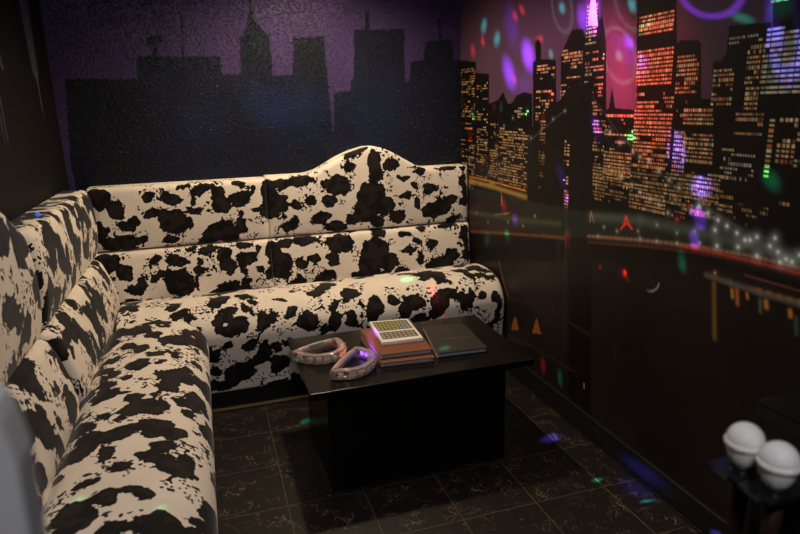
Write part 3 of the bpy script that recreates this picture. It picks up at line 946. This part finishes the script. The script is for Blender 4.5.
# ------------------------------------------------------------------ binders, book, songbook remote
def ring_binder(name, label, cat, corners, z, h, cover, spine_mat, group=None, marks=False):
    """corners: back-left, front-left, front-right, back-right on the table plan"""
    c = np.mean(corners, axis=0)
    t = thing(name, label, cat, (c[0], c[1], z), 0.0, group)
    P = [(p[0]-c[0], p[1]-c[1]) for p in corners]
    ct = 0.0035
    child('front_cover', add_prism(bmesh.new(), P, h-ct, h, 0.0012), cover, t)
    child('back_cover', add_prism(bmesh.new(), P, 0.0, ct, 0.0012), cover, t)
    def ins(P, a, b, c_, d):
        # inset from left, right, front, back
        bl, fl, fr, br = [np.array(q) for q in P]
        def bil(u, v):
            return (1-v)*((1-u)*fl+u*fr) + v*((1-u)*bl+u*br)
        return [tuple(bil(a, 1-d)), tuple(bil(a, c_)), tuple(bil(1-b, c_)), tuple(bil(1-b, 1-d))]
    child('pages', add_prism(bmesh.new(), ins(P, 0.025, 0.03, 0.018, 0.015), ct, h-ct), MAT['pages'], t, label='grey block of pages')
    sp = ins(P, 0.0, 0.955, 0.0, 0.0)
    sp = [sp[0], sp[1], ins(P, 0.025, 0, 0, 0)[1], ins(P, 0.025, 0, 0, 0)[0]]
    child('spine', add_prism(bmesh.new(), [(sp[0][0], sp[0][1]), (sp[1][0], sp[1][1]), (sp[2][0], sp[2][1]), (sp[3][0], sp[3][1])], ct, h-ct), spine_mat, t)
    if marks:
        bl, fl, fr, br = [np.array(q) for q in P]
        rr = random.Random(3)
        for v, u0, u1 in ((0.80, 0.30, 0.62), (0.45, 0.22, 0.86)):
            bm = bmesh.new(); u = u0
            while u < u1:
                w = rr.uniform(0.012, 0.03)
                q = [(1-vv)*((1-uu)*fl+uu*fr)+vv*((1-uu)*bl+uu*br) for uu, vv in ((u, v), (u+w, v), (u+w, v+0.022), (u, v+0.022))]
                add_prism(bm, [tuple(x) for x in q], h-0.0002, h+0.0004)
                u += w+rr.uniform(0.008, 0.014)
            child('lettering', bm, MAT['lettering'], t, label='line of faint worn lettering')
    return t

k1 = (1.5-TZ-0.022)/(1.5-0.452); k2 = (1.5-TZ-0.044)/(1.5-0.475)
low = [(0.626*k1, 2.695*k1), (0.634*k1, 2.357*k1), (0.866*k1, 2.335*k1), (0.884*k1, 2.675*k1)]
ring_binder('menu_binder', 'lower brown menu binder, directly on the tabletop under the other one', 'binder', low, TZ+0.0003, 0.021, MAT['leather'], MAT['cream_edge'], 'brown menu binders')
up = [(0.632*k2, 2.733*k2), (0.637*k2, 2.390*k2), (0.870*k2, 2.373*k2), (0.892*k2, 2.720*k2)]
ring_binder('menu_binder', 'upper brown menu binder with the white song remote lying on it', 'binder', up, TZ+0.0216, 0.022, MAT['leather'], MAT['cream_edge'], 'brown menu binders')
bb = [(0.948*k1, 2.717*k1), (0.886*k1, 2.365*k1), (1.121*k1, 2.351*k1), (1.147*k1, 2.675*k1)]
ring_binder('menu_book', 'black covered menu book lying flat beside the brown binders', 'book', bb, TZ+0.0003, 0.022, MAT['blackleather'], MAT['cream_edge'], None, True)

k3 = (1.5-TZ-0.061)/(1.5-0.492)
dv = [np.array(q)*k3 for q in ((0.690, 2.777), (0.673, 2.483), (0.865, 2.472), (0.880, 2.750))]
c = sum(dv)/4
rm = thing('song_remote', 'white tablet sized song remote with two blocks of small keys', 'remote control', (c[0], c[1], TZ+0.0440))
P = [q-c for q in dv]
def bil(u, v): return tuple((1-v)*((1-u)*P[1]+u*P[2]) + v*((1-u)*P[0]+u*P[3]))
child('shell', add_prism(bmesh.new(), [bil(0, 1), bil(0, 0), bil(1, 0), bil(1, 1)], 0.0, 0.011, 0.003), MAT['white_plastic'], rm)
child('lid', add_prism(bmesh.new(), [bil(0.008, 0.992), bil(0.008, 0.008), bil(0.992, 0.008), bil(0.992, 0.992)], 0.0095, 0.0165, 0.0025), MAT['white_plastic'], rm)
for (v0, v1, cols, rows, nm, gr) in ((0.49, 0.93, 9, 5, 'key_field', True), (0.12, 0.42, 8, 3, 'key_field', False)):
    f = child(nm, add_prism(bmesh.new(), [bil(0.07, v1), bil(0.07, v0), bil(0.93, v0), bil(0.93, v1)], 0.0160, 0.0170), MAT['key_dark'], rm, label='dark field of keys')
    for part, mat in ((0, MAT['key_green'] if gr else MAT['key_grey']), (1, MAT['key_grey'])):
        bm = bmesh.new()
        for i in range(cols):
            if (i < cols*0.6) == (part == 1): continue
            for j in range(rows):
                u0 = 0.09+0.82*i/cols; u1 = u0+0.82/cols*0.66
                w0 = v0+(v1-v0)*(0.06+0.9*j/rows); w1 = w0+(v1-v0)*0.9/rows*0.72
                add_prism(bm, [bil(u0, w1), bil(u0, w0), bil(u1, w0), bil(u1, w1)], 0.0168, 0.0178)
        o = child('keys', bm, mat, f, label='yellow green keys' if (gr and part == 0) else 'pale grey keys')

# ------------------------------------------------------------------ half-moon tambourines
def tambourine(label, p0, p1, depth, led_mat, led_pos, sticker, zs=TZ):
    """p0, p1 the ends of the straight grip; the jingle side bows out to the left of p0->p1 turned by depth sign"""
    p0 = np.array(p0); p1 = np.array(p1)
    c = (p0+p1)/2; d = p1-p0; L = np.linalg.norm(d); ang = math.atan2(d[1], d[0])
    t = thing('tambourine', label, 'tambourine', (c[0], c[1], zs+0.0005), ang, 'light-up tambourines')
    a = L/2
    def outline(off, n=40, scal=0.0):
        pts = []; off0 = off
        for k in range(n+1):
            th = math.pi*k/n; off = off0+scal*(abs(math.sin(th*9))-0.4)*(0 < k < n)
            pts.append(((a+off)*math.cos(th)*-1, depth/abs(depth)*(abs(depth)+off)*math.sin(th)**0.85))
        return pts
    wid = 0.018
    bm = bmesh.new()
    for z in (0.004, 0.038):
        for off in (0.0, -wid):
            add_tube(bm, [(x, y, z) for x, y in outline(off, 40, 0.006 if off == 0.0 else 0.0)], 0.0042, 8)
        o_, i_ = outline(0.0, 40, 0.006), outline(-wid)
        for k in range(0, 40):
            q = [o_[k], o_[k+1], i_[k+1], i_[k]]
            add_prism(bm, q, z-0.0018, z+0.0018)
    for k in (0, 6, 10, 14, 18, 22, 26, 30, 34, 40):       # spacers between the two rails
        o_, i_ = outline(0.001)[k], outline(-wid-0.001)[k]
        for q in (o_, i_):
            add_lathe(bm, [(0.0052, 0.003), (0.0052, 0.039)], 8, (q[0], q[1], 0))
    child('frame', bm, MAT['clear'], t)
    sg = depth/abs(depth)
    bm = bmesh.new()
    pts = [(-a+0.004, 0.0, 0.017), (-a*0.6, -0.004*sg, 0.019), (0, -0.006*sg, 0.020), (a*0.6, -0.004*sg, 0.019), (a-0.004, 0.0, 0.017)]
    add_tube(bm, pts, 0.0125, 14)
    for v in bm.verts: v.co.z = 0.021+(v.co.z-0.017)*1.45
    child('grip', bm, MAT['handle'], t, True, 'smooth frosted grip')
    if sticker:
        child('sticker', box((-0.035, -0.010, 0.0375), (0.045, 0.008, 0.0420), 0.002), MAT['sticker'], t, label='teal sticker on the grip')
    mid = outline(-wid/2+0.006)
    for k in (3, 8, 12, 16, 20, 24, 28, 32, 37):
        x, y = mid[k]
        j = bmesh.new()
        for zc in (0.0150, 0.0260):
            add_lathe(j, [(0.0015, zc-0.0022), (0.006, zc-0.0008), (0.0130, zc-0.0016), (0.0142, zc), (0.0130, zc+0.0014), (0.006, zc+0.0018), (0.0015, zc+0.0006)], 18, (x, y, 0))
        child('jingle', j, MAT['jingle'], t)
    for k in led_pos:
        x, y = outline(-wid/2)[k]
        bm = bmesh.new()
        bmesh.ops.create_uvsphere(bm, u_segments=12, v_segments=8, radius=0.0085)
        for v in bm.verts: v.co = Vector((x+v.co.x, y+v.co.y, 0.021+v.co.z*1.3))
        child('led', bm, led_mat, t, True, 'glowing LED')
    return t
kt = (1.5-TZ-0.03)/(1.5-0.445)
tambourine('clear light-up tambourine with a teal sticker, nearer the table\'s left corner', (0.300*kt, 2.622*kt), (0.512*kt, 2.715*kt), -0.150, MAT['led_red'], (26, 30, 34), True)
tambourine('clear light-up tambourine glowing violet, beside the brown binders', (0.420*kt, 2.352*kt), (0.572*kt, 2.565*kt), -0.125, MAT['led_violet'], (30, 34, 37), False)

# glowing bead standing in for a blue laser dot on the left backrest
bm = bmesh.new(); bmesh.ops.create_uvsphere(bm, u_segments=12, v_segments=8, radius=0.009)
bmesh.ops.translate(bm, verts=bm.verts, vec=(0, 0, 0.008))
me = bpy.data.meshes.new('laser_dot_bead'); bm.to_mesh(me); bm.free()
o = link('laser_dot_bead', me, MAT['laser_dot_blue']); o.location = (-0.62, 2.66, 1.128)
tag(o, 'tiny glowing bead in place of a blue laser dot on the left backrest', 'light')

# ------------------------------------------------------------------ cabinet, microphones, grey panel
cab = thing('equipment_cabinet', 'black equipment cabinet at the right edge beside the microphones', 'cabinet', (1.16, 0.36, 0.0))
child('body', box((0.785-1.16, 0.06-0.36, 0.0), (1.53-1.16, 0.668-0.36, 1.022), 0.002), MAT['black_lam'], cab)
child('top', box((0.775-1.16, 0.05-0.36, 1.022), (1.54-1.16, 0.678-0.36, 1.045), 0.003), MAT['black_lam'], cab)

MX = 0.667
hold = thing('microphone_holder', 'black two-plate microphone holder on a post beside the cabinet', 'stand', (MX+0.055, 0.565, 0.0))
def hb(lo, hi, b=0.001): return box(tuple(l-q for l, q in zip(lo, (MX+0.055, 0.565, 0.0))), tuple(l-q for l, q in zip(hi, (MX+0.055, 0.565, 0.0))), b)
child('post', hb((MX+0.045, 0.553, 0.0), (MX+0.075, 0.583, 1.0)), MAT['black_lam'], hold)
child('foot', hb((MX-0.04, 0.47, 0.0), (MX+0.095, 0.66, 0.02)), MAT['black_lam'], hold)
def fork_plate(y, z):
    bm = bmesh.new()
    n = 20
    outer = [(MX-0.038, y-0.024), (MX+0.078, y-0.024), (MX+0.078, y+0.026), (MX-0.038, y+0.026)]
    # plate with a round hole, as a ring of quads from the hole to the rectangle
    hole = []; rect = []
    for k in range(n):
        a = 2*math.pi*k/n
        hole.append((MX+0.0165*math.cos(a), y+0.0165*math.sin(a)))
        ca, sa = math.cos(a), math.sin(a)
        tx = ((0.078 if ca > 0 else 0.038)/abs(ca)) if abs(ca) > 1e-6 else 9
        ty = ((0.026 if sa > 0 else 0.024)/abs(sa)) if abs(sa) > 1e-6 else 9
        q = min(tx, ty)
        rect.append((MX+q*ca, y+q*sa))
    off = (MX+0.055, 0.565)
    vt = [[bm.verts.new((p[0]-off[0], p[1]-off[1], zz)) for p in ring] for zz in (z, z+0.006) for ring in (hole, rect)]
    hb_, rb_, ht_, rt_ = vt
    for k in range(n):
        m_ = (k+1) % n
        bm.faces.new((ht_[k], ht_[m_], rt_[m_], rt_[k]))
        bm.faces.new((hb_[m_], hb_[k], rb_[k], rb_[m_]))
        bm.faces.new((rb_[k], rt_[k], rt_[m_], rb_[m_]))
        bm.faces.new((hb_[k], hb_[m_], ht_[m_], ht_[k]))
    bmesh.ops.recalc_face_normals(bm, faces=bm.faces[:])
    return bm
Y1, Y2, MZ = 0.588, 0.535, 1.042
child('plate', fork_plate(Y1, MZ-0.042), MAT['glass_black'], hold)
child('plate', fork_plate(Y2, MZ-0.042), MAT['glass_black'], hold)

def microphone(label, y, z, lean):
    t = thing('microphone', label, 'microphone', (MX, y, z-0.195), 0, 'microphones')
    c = 0.195; R = 0.0248
    dome = [(R*0.97*math.cos(a), c+0.004+R*1.0*math.sin(a)) for a in np.linspace(0, math.pi/2*0.98, 12)]
    child('grille_dome', add_lathe(bmesh.new(), dome, 36), MAT['mic_mesh'], t, True, 'pale wire mesh dome')
    child('ring', add_lathe(bmesh.new(), [(R*0.97, c-0.004), (R*1.04, c-0.003), (R*1.05, c+0.0005), (R*1.04, c+0.004), (R*0.97, c+0.005)], 36), MAT['mic_mesh'], t, True, 'pale band around the grille')
    cup = [(0.0145, c-0.029), (0.0168, c-0.026), (0.0200, c-0.018), (0.0222, c-0.010), (0.0234, c-0.004)]
    child('grille_cup', add_lathe(bmesh.new(), cup, 36), MAT['mic_mesh'], t, True, 'lower half of the wire mesh grille')
    child('collar', add_lathe(bmesh.new(), [(0.0135, c-0.048), (0.0150, c-0.045), (0.0160, c-0.030), (0.0140, c-0.028)], 28), MAT['mic_body'], t, True)
    child('handle', add_lathe(bmesh.new(), [(0.0090, c-0.195), (0.0100, c-0.190), (0.0115, c-0.10), (0.0140, c-0.048)], 28), MAT['mic_handle_tint'], t, True)
    return t
microphone('pale mesh microphone farther back in the black holder', Y1, MZ, 0)
microphone('pale mesh microphone nearer the camera, beside the cabinet edge', Y2, MZ, 0)

# pale grey rounded board close to the camera on the left
pn = bmesh.new()
e = [np.array((on_plane(x, y, 1, 0.36))) for x, y in ((0, 397), (9, 412), (25, 452), (32, 495), (38, 530))]
prof = [(p[0], p[2]) for p in e]
prof = [(-0.22, prof[0][1]+0.012), (-0.165, prof[0][1]+0.010)] + prof + [(prof[-1][0]+0.006, 0.9), (prof[-1][0]+0.008, 0.0), (-0.22, 0.0)]
vb = [pn.verts.new((x+0.16, 0.375-0.36, z)) for x, z in prof]
vf = [pn.verts.new((x+0.16, 0.345-0.36, z)) for x, z in prof]
fs = [pn.faces.new(vf), pn.faces.new(vb[::-1])]
for i in range(len(prof)):
    k = (i+1) % len(prof)
    fs.append(pn.faces.new((vb[i], vb[k], vf[k], vf[i])))
bmesh.ops.recalc_face_normals(pn, faces=pn.faces[:])
me = bpy.data.meshes.new('partition_panel'); pn.to_mesh(me); pn.free()
o = link('partition_panel', me, MAT['grey_panel']); o.location = (-0.16, 0.36, 0.0)
tag(o, 'blurred pale grey panel with a rounded edge in the lower left corner', 'panel')

# ------------------------------------------------------------------ lights
def add_light(name, typ, loc, energy, color, **kw):
    l = bpy.data.lights.new(name, typ)
    l.energy = energy; l.color = color
    for k, v in kw.items(): setattr(l, k, v)
    o = bpy.data.objects.new(name, l)
    COL.objects.link(o); o.location = loc
    return o
def aim(o, target):
    d = Vector(target)-Vector(o.location)
    o.rotation_euler = d.to_track_quat('-Z', 'Y').to_euler()

key = add_light('overhead_spot', 'SPOT', (0.62, 3.12, 2.38), 100.0, (1.0, 0.78, 0.50), shadow_soft_size=0.05, spot_size=math.radians(150), spot_blend=0.75)
mid = add_light('overhead_spot', 'SPOT', (0.64, 2.35, 2.40), 24.0, (1.0, 0.85, 0.73), shadow_soft_size=0.16, spot_size=math.radians(150), spot_blend=0.6)  # second overhead light, added to brighten the left seat and mural
fill_l = add_light('cool_fill', 'AREA', (0.10, -0.25, 2.40), 18.0, (0.95, 0.95, 1.0), shape='DISK', size=0.35)  # unseen cool fill added to lift the grey panel and microphones
aim(fill_l, (0.2, 0.9, 0.9))

# party projector: every beam is a narrow spot with its own shape
PROJ = Vector((-0.10, 1.20, 2.35))
def beam(px, py, ax, ay, wid, col, power, plane=(0, XR), ring=0.0, soft=0.95, inner=0.0):
    """spot of half-axis (ax, ay) pixels and half-width wid pixels at photo pixel (px, py) of a plane"""
    axis, val = plane
    def P(x, y): return Vector(on_plane(x, y, axis, val))
    c = P(px, py)
    l = bpy.data.lights.new('projector_beam', 'SPOT')
    o = bpy.data.objects.new('projector_beam', l)
    COL.objects.link(o); o.location = PROJ
    q = (c-PROJ).to_track_quat('-Z', 'Y'); o.rotation_euler = q.to_euler()
    inv = q.to_matrix().transposed()
    def loc2(p):
        v = inv @ (p-PROJ); return np.array((-v.x/v.z, -v.y/v.z))
    ax *= 1.25; ay *= 1.25; wid *= 1.2
    n = math.hypot(ax, ay); bx, by = -ay/n*wid, ax/n*wid
    e1 = loc2(P(px+ax*0.5, py+ay*0.5))-loc2(P(px-ax*0.5, py-ay*0.5))
    e2 = loc2(P(px+bx*0.5, py+by*0.5))-loc2(P(px-bx*0.5, py-by*0.5))
    Minv = np.linalg.inv(np.stack([e1, e2], 1))
    big = (np.linalg.norm(e1)+np.linalg.norm(e2))*(1.5 if ring else 1.15)
    l.spot_size = min(math.pi*0.9, 2*math.atan(big)); l.spot_blend = 0.0
    l.shadow_soft_size = 0.0015
    l.color = col
    l.energy = power*(c-PROJ).length_squared
    l.use_nodes = True
    nt = l.node_tree
    em = nt.nodes['Emission']
    tc = N(nt, 'ShaderNodeTexCoord'); sp = N(nt, 'ShaderNodeSeparateXYZ')
    nt.links.new(tc.outputs['Normal'], sp.inputs[0])
    X = math_node(nt, 'MULTIPLY', math_node(nt, 'DIVIDE', sp.outputs['X'], sp.outputs['Z']), -1.0)
    Y = math_node(nt, 'MULTIPLY', math_node(nt, 'DIVIDE', sp.outputs['Y'], sp.outputs['Z']), -1.0)
    a = math_node(nt, 'ADD', math_node(nt, 'MULTIPLY', X, float(Minv[0, 0])), math_node(nt, 'MULTIPLY', Y, float(Minv[0, 1])))
    b = math_node(nt, 'ADD', math_node(nt, 'MULTIPLY', X, float(Minv[1, 0])), math_node(nt, 'MULTIPLY', Y, float(Minv[1, 1])))
    r = math_node(nt, 'SQRT', math_node(nt, 'ADD', math_node(nt, 'MULTIPLY', a, a), math_node(nt, 'MULTIPLY', b, b)))
    if ring:
        d = math_node(nt, 'ABSOLUTE', math_node(nt, 'SUBTRACT', r, 1.0))
        msk = smooth(nt, d, 0.0, ring, 1.0, 0.0)
    else:
        msk = smooth(nt, r, 1.0-soft, 1.0, 1.0, 0.0)
    nt.links.new(msk, em.inputs['Strength'])
    return o

VIO, GRN, REDC, CYN, MAG, BLU = (0.30, 0.08, 1.0), (0.03, 1.5, 0.65), (1.5, 0.06, 0.08), (0.08, 1.7, 1.1), (1.0, 0.08, 0.32), (0.12, 0.10, 1.0)
K = 225.0
for args in (
    # streaks and dots on the mural
    (509, 73, 4, 19, 7, VIO, 3.6), (528, 55, 3, 18, 7.5, VIO, 4.4), (484, 26, -1, 9, 3.5, CYN, 0.7), (497, 39, -1, 9, 4, CYN, 0.8), (483, 41, 0.5, 7, 2.5, REDC, 0.9),
    (473, 51, 1, 8, 3, REDC, 0.8), (515, 16, 2, 6, 3, REDC, 0.9), (522, 10, 2, 6, 3, REDC, 0.9), (514, 79, 2, 6, 3, REDC, 0.8), (540, 39, 3, 4, 4, REDC, 0.9), (551, 54, 0.5, 6, 3, CYN, 0.7),
    (494, 107, 1, 5, 3, REDC, 1.2), (501, 107, 0.5, 7, 2.5, CYN, 0.9), (527, 112, 0.5, 7, 2.5, GRN, 1.1), (474, 116, 0.5, 8, 3, GRN, 0.9), (551, 97, 2, 6, 3.5, REDC, 1.4), (543, 117, 1, 6, 3, REDC, 1.1),
    (470, 134, 1, 8, 3, REDC, 1.2), (561, 176, 4, 15, 5, BLU, 2.2), (566, 198, 1, 7, 3.5, VIO, 1.8), (515, 220, 1, 9, 3.5, VIO, 1.6), (504, 205, 2, 12, 3, REDC, 1.0), (487, 240, 0.5, 8, 3, GRN, 1.0), (507, 236, 0.5, 8, 3, GRN, 1.2),
    (562, 8, 1, 7, 4, CYN, 0.75), (632, 5, 2, 9, 5, CYN, 0.7), (619, 56, 2, 7, 4.5, (0.5, 1.0, 0.45), 0.75), (583, 18, 2, 16, 7, VIO, 2.2), (512, 28, 3, 26, 9, VIO, 0.5), (523, 84, 3, 14, 14, VIO, 0.35), (628, 42, 3, 10, 7, VIO, 1.4), (593, 6, 1, 18, 9, (0.55, 0.1, 1.0), 1.7), (630, 43, 2, 5, 5, VIO, 1.2), (643, 62, 3, 8, 6, VIO, 1.6),
    (626, 52, 18, 24, 12, VIO, 0.35), (597, 25, 4, 18, 8, (0.6, 0.1, 1.0), 1.0),
    (596, 128, 4, 15, 6, VIO, 2.3), (630, 137, 1, 8, 6, GRN, 1.1), (676, 150, 2, 22, 10, BLU, 1.8), (702, 186, 4, 12, 12, BLU, 2.4), (698, 218, 6, 12, 8, VIO, 2.0), (694, 240, 3, 10, 6, VIO, 1.5), (776, 28, 5, 26, 8, BLU, 0.6),
    (782, 8, 5, 10, 14, GRN, 0.3), (771, 180, 8, 12, 10, GRN, 1.2), (682, 262, 2, 12, 5, GRN, 1.0), (568, 240, 1, 12, 3, REDC, 0.9), (625, 276, 4, 8, 3, REDC, 0.8),
    (543, 365, 1, 10, 3, REDC, 1.0), (560, 378, 1, 10, 3, GRN, 0.6), (742, 18, 14, 4, 6, GRN, 0.35)):
    beam(*args[:6], args[6]*K)
# soft red wash and the thin rings
beam(617, 66, 6, 66, 24, (1.0, 0.07, 0.22), 0.85*K, soft=0.9)
beam(655, 60, 10, 90, 48, REDC, 0.12*K, soft=0.9)
beam(560, 50, 10, 80, 70, (0.8, 0.12, 0.5), 0.12*K, soft=0.9)
beam(641, 110, 10, 60, 40, REDC, 0.14*K, soft=0.9)
beam(619, 55, 6, 22, 13, (0.35, 0.9, 0.55), 0.30*K, ring=0.16)
beam(632, 2, 6, 22, 14, (0.2, 0.9, 0.6), 0.25*K, ring=0.16)
beam(562, 8, 3, 19, 8, (0.2, 0.9, 0.7), 0.25*K, ring=0.2)
beam(710, -8, 24, 3, 20, VIO, 0.75*K, ring=0.22)
beam(783, 32, 3, 34, 13, BLU, 0.28*K, ring=0.4)
# spots on the seat, floor, skirting and table
S = (2, 0.53)
beam(408, 282, 8, -1, 2.5, GRN, 0.25*K, plane=(2, 0.52)); beam(432, 290, 3, 8, 5, REDC, 0.2*K, plane=(2, 0.53))
beam(78, 505, 8, -6, 5, GRN, 0.06*K, plane=(2, 0.53)); beam(160, 510, 8, -6, 5, GRN, 0.06*K, plane=(2, 0.53)); beam(40, 520, 8, -6, 5, GRN, 0.08*K, plane=(2, 0.53))
beam(306, 421, 7, -2, 3, GRN, 1.2*K, plane=(2, 0.0)); beam(551, 438, 12, -3, 5, BLU, 2.6*K, plane=(2, 0.0)); beam(597, 480, 6, -1, 2.5, GRN, 1.8*K, plane=(2, 0.0))
beam(637, 490, 22, 12, 10, BLU, 0.6*K, plane=(2, 0.0)); beam(647, 501, 8, -1, 2, CYN, 1.6*K, plane=(2, 0.0))
beam(642, 470, 24, 17, 8, BLU, 1.2*K, plane=(0, 1.56)); beam(716, 533, 7, 3, 4, BLU, 5.0*K, plane=(0, 1.56))
beam(445, 348, 7, -1, 3, GRN, 0.7*K, plane=(2, TZ+0.022)); beam(372, 344, 4, 10, 4, VIO, 1.0*K, plane=(2, TZ+0.04)); beam(373, 333, 8, 3, 5, VIO, 0.6*K, plane=(2, TZ+0.05))

# very faint ambience of the unlit room
w = bpy.data.worlds.new('world'); scene.world = w
w.use_nodes = True
w.node_tree.nodes['Background'].inputs['Color'].default_value = (0.5, 0.45, 0.55, 1)
w.node_tree.nodes['Background'].inputs['Strength'].default_value = 0.02
